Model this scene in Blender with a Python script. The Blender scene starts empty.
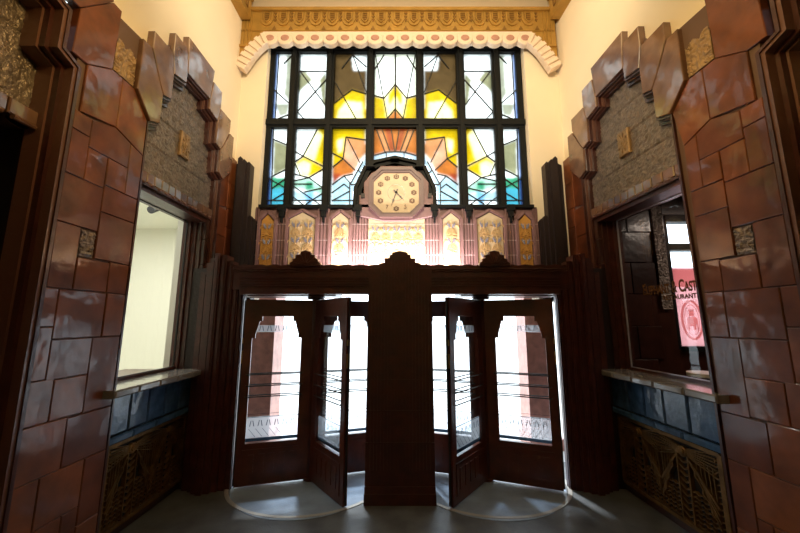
import bpy, bmesh, math, random
import numpy as np
from mathutils import Vector, Matrix
random.seed(7)
PI=math.pi
scn=bpy.context.scene
COL=scn.collection
I=lambda x,y,z:(x,y,z)

# ---------------------------------------------------------------- materials
MATS={}
def mk(name,col,rough=.5,metal=0,bump=0,bscale=20,var=0,vscale=6,col2=None,tone=False,coat=0,spec=.5,detail=4,emit=None,es=0):
    m=bpy.data.materials.new(name);m.use_nodes=True
    nt=m.node_tree;N=nt.nodes;L=nt.links
    b=N['Principled BSDF']
    b.inputs['Base Color'].default_value=(*col,1);b.inputs['Roughness'].default_value=rough
    b.inputs['Metallic'].default_value=metal;b.inputs['Coat Weight'].default_value=coat
    b.inputs['Specular IOR Level'].default_value=spec
    b.inputs['Coat Roughness'].default_value=.1
    if emit: b.inputs['Emission Color'].default_value=(*emit,1);b.inputs['Emission Strength'].default_value=es
    tc=N.new('ShaderNodeTexCoord')
    src=None
    if tone:
        at=N.new('ShaderNodeAttribute');at.attribute_name='tone'
        mx=N.new('ShaderNodeMix');mx.data_type='RGBA'
        mx.inputs[6].default_value=(*col,1);mx.inputs[7].default_value=(*(col2 or [c*1.8 for c in col]),1)
        L.new(at.outputs['Fac'],mx.inputs[0]);src=mx.outputs[2]
    if var:
        n=N.new('ShaderNodeTexNoise');n.inputs['Scale'].default_value=vscale;n.inputs['Detail'].default_value=4
        L.new(tc.outputs['Object'],n.inputs['Vector'])
        mr=N.new('ShaderNodeMapRange');mr.inputs[1].default_value=.3;mr.inputs[2].default_value=.7
        mr.inputs[3].default_value=1-var;mr.inputs[4].default_value=1+var
        L.new(n.outputs['Fac'],mr.inputs[0])
        h=N.new('ShaderNodeHueSaturation');L.new(mr.outputs[0],h.inputs['Value'])
        if src: L.new(src,h.inputs['Color'])
        else: h.inputs['Color'].default_value=(*col,1)
        src=h.outputs['Color']
    if src: L.new(src,b.inputs['Base Color'])
    if bump:
        n=N.new('ShaderNodeTexNoise');n.inputs['Scale'].default_value=bscale;n.inputs['Detail'].default_value=detail
        L.new(tc.outputs['Object'],n.inputs['Vector'])
        bp=N.new('ShaderNodeBump');bp.inputs['Strength'].default_value=bump;bp.inputs['Distance'].default_value=.02
        L.new(n.outputs['Fac'],bp.inputs['Height']);L.new(bp.outputs['Normal'],b.inputs['Normal'])
        if coat: L.new(bp.outputs['Normal'],b.inputs['Coat Normal'])
    MATS[name]=m;return m
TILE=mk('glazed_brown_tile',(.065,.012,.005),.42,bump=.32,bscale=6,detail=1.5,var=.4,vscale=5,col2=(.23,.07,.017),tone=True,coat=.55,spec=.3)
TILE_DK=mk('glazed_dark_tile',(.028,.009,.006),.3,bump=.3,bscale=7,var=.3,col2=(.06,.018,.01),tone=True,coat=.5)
TILE_PALE=mk('glazed_finial_tile',(.13,.06,.032),.24,bump=.22,detail=1.5,bscale=6,var=.3,vscale=7,col2=(.19,.10,.06),tone=True,coat=.9)
GROUT=mk('grout',(.13,.075,.055),.8)
MOULD=mk('moulding_tile',(.05,.013,.008),.3,bump=.2,bscale=15,coat=.3,var=.3)
MOULD2=mk('moulding_pale_tile',(.13,.055,.035),.35,bump=.2,bscale=15,coat=.3)  # lighter tile colour for fillets, scalloped edges and the dial ring
PLASTER=mk('cream_plaster',(.82,.70,.50),.75,bump=.06,bscale=3,var=.04,vscale=1.5)
RELIEF=mk('carved_relief',(.20,.155,.125),.3,.45,bump=.5,bscale=60,var=.35,vscale=20)
RELIEF_Y=mk('carved_relief_gold',(.30,.19,.09),.45,.2,bump=.4,bscale=60,var=.3,vscale=20)
GRILLE=mk('bronze_grille',(.22,.115,.035),.42,.75,bump=.2,bscale=40,var=.3,vscale=15)
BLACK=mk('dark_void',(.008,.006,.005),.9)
WOOD=mk('dark_carved_wood',(.055,.012,.006),.38,bump=.15,bscale=30,var=.35,vscale=9,coat=.15)
WOOD2=mk('reddish_door_wood',(.075,.016,.006),.35,bump=.12,bscale=25,var=.4,vscale=6,coat=.2)
FRAME=mk('window_iron',(.006,.007,.007),.6,0,spec=.2)
LEAD=mk('lead_came',(.035,.035,.035),.5,.5)
BLUE=mk('tile_reflected_blue',(.04,.09,.17),.2,bump=.4,bscale=9,var=.35,vscale=12,coat=.5)  # blue of reflected light painted into the base colour of the tiles
SILL=mk('glazed_sill',(.20,.19,.18),.18,bump=.12,bscale=9,coat=.6)
STONE=mk('pink_stone',(.22,.12,.115),.5,bump=.15,bscale=25,var=.15,vscale=8)
STONE_DK=mk('dark_stone_pilaster',(.014,.006,.005),.5,bump=.2,bscale=25)
STONE_G=mk('stone_joint',(.6,.48,.45),.6)
NICHE=mk('cream_niche_relief',(.62,.50,.32),.5,bump=.2,bscale=40)
NICHE_O=mk('amber_niche_relief',(.55,.28,.06),.45,bump=.2,bscale=40)
NICHE_P=mk('pale_amber_relief',(.60,.40,.18),.5)
NICHE_B=mk('bluegrey_niche_ornament',(.22,.22,.27),.45)
GOLD=mk('gold_frieze',(.42,.24,.05),.42,.35,bump=.2,bscale=30,var=.15)
GOLD_D=mk('gold_frieze_dark',(.22,.11,.02),.5,.3)  # darker gold of the frieze inlay and ornament
PINKW=mk('pale_pink_corbel',(.75,.60,.45),.55)
PINKB=mk('rosy_button',(.42,.22,.16),.5)
BEZEL=mk('clock_bezel_stone',(.15,.085,.08),.45,bump=.1)
DIAL=mk('clock_dial_ivory',(.66,.50,.30),.45,var=.08,vscale=12)
NUM=mk('clock_ornament_brown',(.15,.07,.03),.5)
HAND=mk('clock_hand_black',(.02,.015,.012),.4)
BRASS=mk('brass',(.45,.30,.10),.35,.9)
FLOORM=mk('terrazzo_floor',(.075,.08,.08),.42,bump=.1,bscale=60,var=.35,vscale=5)
FLOORD=mk('drum_floor',(.20,.26,.34),.3,bump=.1,bscale=50,var=.35,vscale=3)
RING=mk('brass_floor_ring',(.38,.36,.32),.35,.4)
PAVE=mk('pavement',(.55,.55,.54),.7,var=.1)
GRANITE=mk('red_granite',(.48,.22,.17),.4,var=.25,vscale=9)
WHITEW=mk('cream_room_paint',(.80,.79,.68),.7)
CEIL=mk('ceiling_cream',(.82,.72,.55),.8)
POSTER=mk('pink_poster',(.85,.22,.20),.6)
PWHITE=mk('poster_white_ink',(.9,.85,.8),.6)
GILT=mk('gilt_lettering',(.16,.07,.02),.4,.4)
TABLE=mk('white_table_top',(.8,.8,.78),.4)
ALU=mk('pale_metal_edge',(.5,.52,.58),.35,.6)
CHARC=mk('charcoal_metal',(.03,.03,.03),.5,.4)

def glass_mat(name,col,tr=.9,rough=.02):
    m=bpy.data.materials.new(name);m.use_nodes=True;nt=m.node_tree;N=nt.nodes;L=nt.links;N.clear()
    o=N.new('ShaderNodeOutputMaterial');t=N.new('ShaderNodeBsdfTransparent');t.inputs[0].default_value=(*col,1)
    g=N.new('ShaderNodeBsdfGlossy');g.inputs['Roughness'].default_value=rough;g.inputs[0].default_value=(1,1,1,1)
    lw=N.new('ShaderNodeLayerWeight');pw=N.new('ShaderNodeMath');pw.operation='POWER';pw.inputs[1].default_value=4.5;L.new(lw.outputs['Facing'],pw.inputs[0])
    ma=N.new('ShaderNodeMath');ma.operation='MULTIPLY_ADD';ma.inputs[1].default_value=.8;ma.inputs[2].default_value=.035;L.new(pw.outputs[0],ma.inputs[0])
    mx=N.new('ShaderNodeMixShader');L.new(ma.outputs[0],mx.inputs[0]);L.new(t.outputs[0],mx.inputs[1]);L.new(g.outputs[0],mx.inputs[2]);L.new(mx.outputs[0],o.inputs[0])
    return m
CLEAR=glass_mat('clear_glass',(.93,.95,.96))
def trans_mat(name,col=None,attr=None,k=.35):
    m=bpy.data.materials.new(name);m.use_nodes=True;nt=m.node_tree;N=nt.nodes;L=nt.links;N.clear()
    o=N.new('ShaderNodeOutputMaterial');t=N.new('ShaderNodeBsdfTransparent');d=N.new('ShaderNodeBsdfTranslucent')
    g=N.new('ShaderNodeBsdfGlossy');g.inputs['Roughness'].default_value=.15
    mx=N.new('ShaderNodeMixShader');mx.inputs[0].default_value=k
    m2=N.new('ShaderNodeMixShader');m2.inputs[0].default_value=.03
    if attr:
        a=N.new('ShaderNodeAttribute');a.attribute_name=attr
        n=N.new('ShaderNodeTexNoise');n.inputs['Scale'].default_value=7;n.inputs['Detail'].default_value=3
        tc=N.new('ShaderNodeTexCoord');L.new(tc.outputs['Object'],n.inputs['Vector'])
        mr=N.new('ShaderNodeMapRange');mr.inputs[1].default_value=.3;mr.inputs[2].default_value=.7;mr.inputs[3].default_value=.75;mr.inputs[4].default_value=1.1
        L.new(n.outputs['Fac'],mr.inputs[0]);h=N.new('ShaderNodeHueSaturation');L.new(mr.outputs[0],h.inputs['Value']);L.new(a.outputs['Color'],h.inputs['Color'])
        for q in (t,d): L.new(h.outputs[0],q.inputs[0])
    else:
        for q in (t,d): q.inputs[0].default_value=(*col,1)
    L.new(d.outputs[0],mx.inputs[1]);L.new(t.outputs[0],mx.inputs[2]);L.new(mx.outputs[0],m2.inputs[1]);L.new(g.outputs[0],m2.inputs[2]);L.new(m2.outputs[0],o.inputs[0])
    return m
STAIN=trans_mat('stained_glass',attr='Col',k=.30)
ETCH=trans_mat('etched_frosted_glass',(.90,.94,.98),k=.7)
ETCH_D=trans_mat('etched_mark',(.10,.13,.16),k=.5)
POSTERT=trans_mat('backlit_pink_poster',(.58,.38,.38),k=.35)
POSTERW=trans_mat('backlit_poster_white',(.85,.60,.58),k=.35)

# ---------------------------------------------------------------- mesh builder
def ccw(p):
    a=sum(p[i][0]*p[(i+1)%len(p)][1]-p[(i+1)%len(p)][0]*p[i][1] for i in range(len(p)))
    return p if a>0 else p[::-1]
def inset(p,c):
    n=len(p);o=[]
    for i in range(n):
        a=Vector(p[i-1]);b=Vector(p[i]);d=Vector(p[(i+1)%n])
        e1=(b-a).normalized();e2=(d-b).normalized()
        n1=Vector((-e1.y,e1.x));n2=Vector((-e2.y,e2.x))
        m=n1+n2
        k=m.dot(n1)
        if k<.25: k=.25
        o.append(tuple(b+m*(c/k)))
    return o
class B:
    def __init__(s,f=I): s.bm=bmesh.new();s.f=f;s.tl=s.bm.loops.layers.float_color.new('tone');s.tone=None
    def _t(s,faces):
        t=s.tone if s.tone is not None else .5
        for fa in faces:
            for l in fa.loops: l[s.tl]=(t,t,t,1)
    def loops(s,rings,f=None,capa=True,capb=True):
        f=f or s.f;fs=[];R=[[s.bm.verts.new(f(*p)) for p in r] for r in rings];n=len(R[0])
        for a,b in zip(R,R[1:]):
            for i in range(n):
                try: fs.append(s.bm.faces.new((a[i],a[(i+1)%n],b[(i+1)%n],b[i])))
                except ValueError: pass
        if capa: fs.append(s.bm.faces.new(R[0][::-1]))
        if capb: fs.append(s.bm.faces.new(R[-1]))
        s._t(fs);return s
    # polygon in (u,v), extruded from depth d0 (back) to d1 (front, chamfered); mp(u,v,d)->local coords
    def prism(s,pts,d0,d1,mp,ch=0):
        pts=ccw([tuple(p) for p in pts])
        r=[[mp(u,v,d0) for u,v in pts]]
        if ch:
            sg=1 if d1>d0 else -1
            r.append([mp(u,v,d1-sg*ch) for u,v in pts])
            r.append([mp(u,v,d1) for u,v in inset(pts,ch)])
        else: r.append([mp(u,v,d1) for u,v in pts])
        return s.loops(r)
    def box(s,x0,x1,y0,y1,z0,z1):
        return s.loops([[(x0,y0,z0),(x1,y0,z0),(x1,y1,z0),(x0,y1,z0)],[(x0,y0,z1),(x1,y0,z1),(x1,y1,z1),(x0,y1,z1)]])
    def quad(s,a,b,c,d):
        fs=[s.bm.faces.new([s.bm.verts.new(s.f(*p)) for p in (a,b,c,d)])];s._t(fs);return s
    def flat(s,pts,d,mp):
        fs=[s.bm.faces.new([s.bm.verts.new(s.f(*mp(u,v,d))) for u,v in pts])];s._t(fs);return s
    def tube(s,path,r,n=8,cap=True):
        P=[Vector(p) for p in path];R=[]
        rr=r if isinstance(r,(list,tuple)) else [r]*len(P)
        for i,p in enumerate(P):
            d=(P[min(i+1,len(P)-1)]-P[max(i-1,0)]).normalized()
            a=d.orthogonal().normalized() if i==0 else (pa-d*pa.dot(d)).normalized()
            pa=a;b=d.cross(a)
            R.append([tuple(p+(a*math.cos(2*PI*k/n)+b*math.sin(2*PI*k/n))*rr[i]) for k in range(n)])
        return s.loops(R,capa=cap,capb=cap)
    def dome(s,c,ru,rv,h,mp,n=16,m=4):
        R=[]
        for j in range(m):
            t=j/m*PI/2
            R.append([mp(c[0]+ru*math.cos(t)*math.cos(2*PI*k/n),c[1]+rv*math.cos(t)*math.sin(2*PI*k/n),c[2]+h*math.sin(t)) for k in range(n)])
        return s.loops(R)
    def bar(s,a,b,w,d0,d1,mp):   # a bar of width w between two points of a plane
        a=Vector(a);b=Vector(b);e=(b-a).normalized();n=Vector((-e.y,e.x))*w/2
        return s.prism([a-n,b-n,b+n,a+n],d0,d1,mp)
    def band(s,path,w,d0,d1,mp,closed=False):
        n=len(path)
        for i in range(n if closed else n-1): s.bar(path[i],path[(i+1)%n],w,d0,d1,mp)
        return s
    def build(s,name,mat,parent=None,smooth=False):
        bmesh.ops.recalc_face_normals(s.bm,faces=s.bm.faces)
        me=bpy.data.meshes.new(name);s.bm.to_mesh(me);s.bm.free()
        me.materials.append(mat)
        if smooth:
            for p in me.polygons: p.use_smooth=True
        o=bpy.data.objects.new(name,me);COL.objects.link(o)
        if parent: attach(o,parent)
        return o
def attach(o,p):
    o.parent=p
    M=Matrix.Identity(4);q=p
    M=world(p)
    o.matrix_parent_inverse=M.inverted()
WM={}
def world(o):
    if o.name in WM: return WM[o.name]
    m=Matrix.LocRotScale(o.location,o.rotation_euler,o.scale)
    if o.parent: m=world(o.parent)@o.matrix_parent_inverse@m
    return m
def empty(name,loc=(0,0,0),rz=0):
    o=bpy.data.objects.new(name,None);COL.objects.link(o);o.location=loc;o.rotation_euler=(0,0,rz);o.empty_display_size=.1;return o
def tag(o,label,cat=None,group=None,kind=None):
    o['label']=label
    if cat:o['category']=cat
    if group:o['group']=group
    if kind:o['kind']=kind
    return o
def struct(o,label=None):
    o['kind']='structure'
    if label:o['label']=label
    return o
def text(body,size,mat,M,name,parent,extr=.002,caps=False,al='CENTER',sx=1.0,bold=0):
    c=bpy.data.curves.new(name,'FONT');c.body=body;c.size=size;c.extrude=extr;c.align_x=al;c.align_y='CENTER';c.offset=bold
    c.materials.append(mat)
    if caps:
        c.small_caps_scale=.78
        for ch in c.body_format: ch.use_small_caps=True
    o=bpy.data.objects.new(name,c);COL.objects.link(o)
    me=bpy.data.meshes.new_from_object(o.evaluated_get(bpy.context.evaluated_depsgraph_get()))
    bpy.data.objects.remove(o);me.materials.clear();me.materials.append(mat)
    me.transform(M@Matrix.Diagonal((sx,1,1,1)))
    o=bpy.data.objects.new(name,me);COL.objects.link(o)
    if parent: attach(o,parent)
    return o

# ================================================================ THE SIDE WALLS
# wall coordinates: s = depth behind the tile face, y along the wall, z up
FL=lambda s,y,z:(-(2.25+s),y,z)
def FR(s,y,z):
    k=max(0,min(1,(3.55-z)/.3))
    y-=.075*k*max(0,1-abs(y-2.80)/.33)
    t=.055*(4.45-y);return (2.25+s+t,y-t,z)
CY=3.435
def mir(p): return [(2*CY-a,b) for a,b in p][::-1]
OPEN=[(2.80,0.0),(2.80,3.50),(2.92,3.55),(2.92,3.84),(3.03,3.87),(3.03,4.15),(3.22,4.19),(3.22,4.31)]
OPEN=OPEN+mir(OPEN)
FIN_A=[(2.62,4.17),(2.72,4.17),(2.87,3.91),(2.92,3.84),(2.92,3.55),(2.80,3.50),(2.62,3.69)]
FIN_B=[(2.73,4.35),(2.98,4.35),(3.03,4.15),(3.03,3.87),(2.92,3.84),(2.87,3.91),(2.73,4.18)]
FIN_C=[(2.985,4.57),(3.18,4.57),(3.22,4.31),(3.22,4.19),(3.03,4.15),(2.985,4.35)]
FIN_D=[(3.18,4.71),(3.69,4.71),(3.65,4.31),(3.22,4.31)]
def R(a,b,c,d): return [(a,c),(b,c),(b,d),(a,d)]
NEAR=[[(2.2,3.57),(2.40,3.69),(2.50,3.69),(2.50,3.26),(2.2,3.2)],
 [(2.5,3.69),(2.62,3.69),(2.80,3.50),(2.80,3.17),(2.50,3.26)],
 [(2.08,3.57),(2.20,3.57),(2.40,3.69),(2.41,4.22),(2.33,4.22),(2.09,3.92)],
 [(1.84,3.92),(2.09,3.92),(2.33,4.22),(2.33,4.62),(1.84,4.62)],
 R(2.16,2.30,3.06,3.20),[(2.30,3.2),(2.50,3.26),(2.66,3.21),(2.66,2.99),(2.30,2.99)],
 R(2.16,2.30,2.74,3.06),R(2.30,2.47,2.74,2.99),R(2.47,2.66,2.77,2.99),
 [(2.66,3.21),(2.80,3.17),(2.80,2.77),(2.66,2.77)],
 R(2.16,2.47,2.40,2.74),R(2.47,2.80,2.56,2.77),R(2.47,2.80,2.20,2.56),
 R(2.16,2.34,1.96,2.40),R(2.34,2.61,1.96,2.19),R(2.61,2.80,1.96,2.20),
 R(2.14,2.25,1.71,1.96),R(2.25,2.62,1.63,1.96),R(2.62,2.80,1.63,1.96),
 R(2.14,2.25,1.38,1.71),R(2.25,2.55,1.37,1.63),R(2.55,2.80,1.10,1.63),
 R(2.13,2.31,1.11,1.38),R(2.31,2.55,1.11,1.37),
 R(2.12,2.44,.78,1.11),R(2.44,2.80,.78,1.10),
 R(2.12,2.31,.47,.78),R(2.31,2.62,.47,.78),R(2.62,2.80,.34,.78),
 R(2.12,2.5,.17,.47),R(2.5,2.62,.17,.47),R(2.62,2.80,.0,.34),R(2.12,2.62,0,.17)]
FAR=[[(4.07,3.50),(4.25,3.69),(4.25,3.2),(4.07,3.16)],R(4.25,4.44,3.55,3.92),R(4.25,4.44,3.2,3.55),
 R(4.07,4.27,2.8,3.16),R(4.27,4.44,2.95,3.2),R(4.27,4.44,2.55,2.95),R(4.07,4.27,2.45,2.8),R(4.07,4.44,2.12,2.45),
 R(4.27,4.44,2.45,2.55),R(4.07,4.3,1.7,2.12),R(4.3,4.44,1.7,2.12),R(4.07,4.44,1.3,1.7),R(4.07,4.25,.8,1.3),R(4.25,4.44,.8,1.3),R(4.07,4.44,.35,.8),R(4.07,4.44,0,.35)]
# the nearer doorway portal, its opening profile
OPEN2=[(2.15,0),(2.15,3.50),(2.03,3.55),(2.03,3.84),(1.88,3.88),(1.88,4.25),(1.6,4.3),(1.6,4.55)]
C2=1.15
OPEN2=OPEN2+[(2*C2-a,b) for a,b in OPEN2][::-1]
def near_tiles2():
    out=[]
    for p in NEAR:
        out.append([(2*C2-a,b) for a,b in p])
    out.append([(1.6,4.55),(1.84,4.25),(1.84,4.62),(1.5,4.85)]);out.append([(.7,4.55),(.46,4.25),(.46,4.62),(.8,4.85)])
    out.append([(.8,4.85),(1.5,4.85),(1.6,4.55),(.7,4.55)])
    return out

def hsh(i,j):
    v=math.sin(i*127.1+j*311.7)*43758.5453;return v-math.floor(v)
def relief_h(y,z,cy):
    # curling leaf-and-scroll ornament, mirrored about the centre line
    u=abs(y-cy);g=.105
    best=9;bi=(0,0)
    i0=int(math.floor(u/g));j0=int(math.floor(z/g))
    for i in (i0-1,i0,i0+1):
        for j in (j0-1,j0,j0+1):
            cx=(i+.5+.35*(hsh(i,j)-.5))*g;cz=(j+.5+.35*(hsh(j,i+7)-.5))*g
            d=math.hypot(u-cx,z-cz)
            if d<best:best=d;bi=(cx,cz,i,j)
    th=math.atan2(z-bi[1],u-bi[0])
    sp=math.sin(best*150+ (1 if (bi[2]+bi[3])%2 else -1)*2*th+hsh(bi[2],bi[3])*6)
    e=max(0,1-best/.075)
    return .0065*sp*(.35+.65*e)+.006*e+.0015*math.sin(6*th+best*60)

def inside(poly,x,y):
    c=False;n=len(poly);j=n-1
    for i in range(n):
        xi,yi=poly[i];xj,yj=poly[j]
        if (yi>y)!=(yj>y) and x<(xj-xi)*(y-yi)/(yj-yi)+xi: c=not c
        j=i
    return c
def relief_grid(b,y0,y1,z0,z1,step,s0,cy,test,seams=()):
    ny=int(round((y1-y0)/step));nz=int(round((z1-z0)/step));V={}
    def v(i,j):
        if (i,j) not in V:
            y=y0+i*step;z=z0+j*step;h=relief_h(y,z,cy)
            for q in seams:
                if abs(z-q)<.006: h=-.012
            V[(i,j)]=b.bm.verts.new(b.f(s0-h,y,z))
        return V[(i,j)]
    fs=[]
    for i in range(ny):
        for j in range(nz):
            if test(y0+(i+.5)*step,z0+(j+.5)*step):
                fs.append(b.bm.faces.new((v(i,j),v(i+1,j),v(i+1,j+1),v(i,j+1))))
    b._t(fs)
def inset_path(path,c):
    # offset an open path to its right side (towards the inside of the opening)
    o=[]
    n=len(path)
    for i in range(n):
        p=Vector(path[i])
        e1=(p-Vector(path[i-1])).normalized() if i>0 else (Vector(path[1])-p).normalized()
        e2=(Vector(path[i+1])-p).normalized() if i<n-1 else e1
        n1=Vector((e1.y,-e1.x));n2=Vector((e2.y,-e2.x));m=n1+n2
        k=max(m.dot(n1),.3);o.append(tuple(p+m*(c/k)))
    return o
def bandstrip(b,path,c0,c1,s0,s1,mp):
    a=inset_path(path,c0);d=inset_path(path,c1)
    for i in range(len(path)-1):
        q=[a[i],a[i+1],d[i+1],d[i]]
        b.prism(q,s0,s1,mp)

def side_wall(side):
    f=FL if side=='left' else FR
    mp=lambda u,v,d:(d,u,v)
    nm='wall_'+side
    rnd=random.Random(11)
    # plaster behind and above the tiles
    b=B(f)
    lo=[(-3,4.2),(.2,4.2),(.5,4.5),(.8,4.7),(1.5,4.7),(1.75,4.5),(2.1,4.2),(2.45,4.0),(2.7,4.0),(2.8,4.1),(3.0,4.25),(3.15,4.45),(3.72,4.45),(3.87,4.25),(4.1,4.0),(4.2,3.8),(4.5,3.8)]
    b.prism(lo+[(4.5,6.4),(-3,6.4)],.16,.035,mp)
    b.box(.03,.16,-3,.1,0,4.25)
    root=struct(b.build(nm,PLASTER),'cream plaster upper wall over glazed tiles on the %s'%side)
    # grout bed
    b=B(f)
    for (pl) in ([(2.14,0),(2.80,0),(2.80,3.50),(2.92,3.55),(2.92,3.84),(3.03,3.87),(3.03,4.15),(3.22,4.19),(3.22,4.31),(3.22,4.5),(3.0,4.45),(2.8,4.2),(2.14,4.15)],
                 [(4.44,0),(4.07,0),(4.07,3.50),(3.95,3.55),(3.95,3.84),(3.84,3.87),(3.84,4.15),(3.65,4.19),(3.65,4.31),(3.65,4.5),(3.87,4.45),(4.07,4.1),(4.2,3.9),(4.44,3.9)],
                 [(.16,0),(.15,4.1),(.02,4.1),(-.4,3.5),(-.5,0)]):
        b.prism(pl,.15,.012,mp)
    b.build('grout_bed',GROUT,root)
    # ashlar
    b=B(f);bp=B(f)
    tiles=[p for p in NEAR]+FAR+near_tiles2()
    for p in tiles:
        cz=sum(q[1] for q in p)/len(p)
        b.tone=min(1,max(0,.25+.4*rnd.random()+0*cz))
        pp=inset(ccw(p),.0022)
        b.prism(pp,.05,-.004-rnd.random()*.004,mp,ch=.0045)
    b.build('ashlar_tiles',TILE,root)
    for p in (FIN_A,FIN_B,FIN_C,FIN_D,mir(FIN_C),mir(FIN_B),mir(FIN_A)):
        bp.tone=rnd.random()
        bp.prism(inset(ccw(p),.003),.05,-.032,mp,ch=.006)
    bp.build('finial_tiles',TILE_PALE,root)
    # small carved blocks
    b=B(f)
    relief_grid(b,2.41,2.61,3.70,3.99,.01,.0,2.51,lambda y,z:z<3.97+.02*math.sin(y*60))
    b.box(.002,.05,2.41,2.61,3.70,3.95)
    b.build('carved_block',RELIEF_Y,root)
    b=B(f);relief_grid(b,2.352,2.462,2.20,2.39,.01,.006,2.407,lambda y,z:True)
    b.box(.012,.05,2.352,2.462,2.20,2.39);b.build('carved_block',RELIEF,root)
    # stepped mouldings round the window bay and round the nearer doorway
    b=B(f);b2=B(f)
    bandstrip(b,OPEN,0,.018,.09,-.01,mp);bandstrip(b2,OPEN,.018,.032,.09,.02,mp);bandstrip(b,OPEN,.032,.06,.10,.045,mp)
    o2=[(a,c) for a,c in OPEN2][::-1]
    bandstrip(b,o2,-.0,.022,.12,-.02,mp);bandstrip(b2,o2,.022,.045,.12,-.01,mp);bandstrip(b,o2,.045,.07,.2,.05,mp);bandstrip(b2,o2,.07,.085,.2,.09,mp)
    m=struct(b.build('trim_1' if side=='left' else 'trim_2',MOULD),'stepped dark red moulding round the %s wall openings'%side)
    b2.build('moulding_fillet',MOULD2,m)
    # recess behind the bay
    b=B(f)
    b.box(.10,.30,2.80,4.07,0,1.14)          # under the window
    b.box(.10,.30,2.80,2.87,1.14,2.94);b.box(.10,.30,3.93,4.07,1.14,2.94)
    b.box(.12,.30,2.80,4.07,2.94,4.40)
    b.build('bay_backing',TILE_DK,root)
    # far jamb tile courses inside the bay
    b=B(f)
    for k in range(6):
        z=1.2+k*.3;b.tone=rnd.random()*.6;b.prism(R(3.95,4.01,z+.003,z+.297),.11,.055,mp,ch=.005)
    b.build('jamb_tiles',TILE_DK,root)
    # nearer doorway: dark recess with its own carved head and tiled back
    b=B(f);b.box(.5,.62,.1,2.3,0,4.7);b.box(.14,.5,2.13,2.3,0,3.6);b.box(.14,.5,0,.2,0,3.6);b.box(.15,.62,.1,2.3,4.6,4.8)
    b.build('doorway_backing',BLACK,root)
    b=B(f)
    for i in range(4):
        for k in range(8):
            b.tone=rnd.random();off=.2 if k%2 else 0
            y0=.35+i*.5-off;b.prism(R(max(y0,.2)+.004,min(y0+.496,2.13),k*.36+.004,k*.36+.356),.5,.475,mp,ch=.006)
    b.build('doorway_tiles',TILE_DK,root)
    b=B(f);relief_grid(b,.3,2.10,3.12,4.56,.014,.20,C2,lambda y,z: inside(OPEN2,y,z),seams=(3.6,4.0))
    b.box(.215,.4,.3,2.12,3.1,3.5)
    cp=tag(b.build('stone_relief',RELIEF,None,True),'dark carved relief panel over the nearest doorway on the %s edge'%side,'relief panel')
    b=B(f)
    for k in range(9):
        y0=.38+k*.19;b.tone=rnd.random();b.prism(inset(R(y0,y0+.19,3.0,3.11),.004),.4,.13,mp,ch=.008)
        b.dome((y0+.095,2.995,.0),.07,.03,.0,lambda u,v,d:(.17,u,v))
        b.tube([(.13,y0+.03,2.99),(.13,y0+.16,2.99)],.018,8)
    o=b.build('lintel_tiles',TILE_PALE);attach(o,cp)
    # carved panel over the window
    b=B(f)
    relief_grid(b,2.80,4.07,3.08,4.32,.0108,.088,CY,lambda y,z: inside(OPEN,y,z),seams=(3.38,3.70,4.0))
    p=tag(b.build('stone_relief',RELIEF,None,True),'grey stepped panel of scrolled relief above the %s-hand side window'%side,'relief panel')
    b=B(f);b.prism(R(3.36,3.51,3.47,3.75),.09,.055,mp,ch=.01)
    for r_,d_ in ((.055,.048),(.035,.04),(.017,.034)):
        b.prism([(CY+r_*math.cos(a*PI/4),3.61+r_*1.15*math.sin(a*PI/4)) for a in range(8)],.06,d_,mp,ch=.004)
    for a in range(8):
        b.bar((CY,3.61),(CY+.065*math.cos(a*PI/4+.3),3.61+.11*math.sin(a*PI/4+.3)),.008,.06,.046,mp)
    o=b.build('medallion',RELIEF_Y,p)
    b=B(f);b2=B(f)
    for k in range(12):
        y0=2.83+k*.098;b.tone=rnd.random();b.prism(inset(R(y0,y0+.098,2.985,3.085),.003),.11,.035,mp,ch=.006)
        b2.tube([(.04,y0+.01,2.975),(.025,y0+.049,2.968),(.04,y0+.088,2.975)],[.012,.02,.012],8)
    b.build('corbel_tiles',TILE_PALE,p);b2.build('scalloped_edge',MOULD2,p,True)
    # window
    wn=2 if side=='left' else 3
    b=B(f);b.box(.05,.3,2.86,3.94,2.90,2.97);b.box(.02,.10,2.86,3.98,2.945,2.972)
    b.box(.22,.29,2.85,2.885,1.2,2.92);b.box(.20,.29,3.885,3.935,1.2,2.92);b.box(.15,.20,3.91,3.935,1.2,2.92);b.box(.22,.29,2.85,3.93,1.20,1.25)
    w=struct(b.build('window_%d'%wn,WOOD),'dark framed side window in the %s wall'%side)
    b=B(f);b.quad((.253,2.88,1.245),(.253,3.89,1.245),(.253,3.89,2.905),(.253,2.88,2.905));b.build('pane',CLEAR,w)
    b=B(f);b.band([(2.885,1.25),(3.885,1.25),(3.885,2.90),(2.885,2.90)],.014,.251,.236,mp,True);b.build('metal_edge',ALU if side=='right' else CHARC,w)
    # sill, and apron tiles with the reflected blue painted in
    b=B(f)
    for k in range(5):
        y0=2.70+k*.25;y1=min(y0+.25,3.98);b.prism([(y0+.003,1.165),(y1-.002,1.165),(y1-.002,1.225),(y0+.003,1.225)],.22,-.10,mp,ch=.012)
    sl=b.build('window_sill',SILL,w)
    b=B(f)
    for k in range(5):
        y0=2.84+k*.222;b.tone=rnd.random();b.prism(inset(R(y0,y0+.222,.835,1.16),.004),.11,.045,mp,ch=.01)
    for k in range(4):
        y0=2.84+k*.2775;b.prism(inset(R(y0,y0+.2775,.765,.833),.003),.11,.03,mp,ch=.012)
    o=b.build('apron_tiles',BLUE,root)
    # grille
    g=B(f);M_=lambda u,v,d:(d,u,v)
    y0,y1,z0,z1=2.90,3.90,.10,.75
    g.band([(y0,z0),(y1,z0),(y1,z1),(y0,z1)],.03,.10,.055,M_,True)
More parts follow.
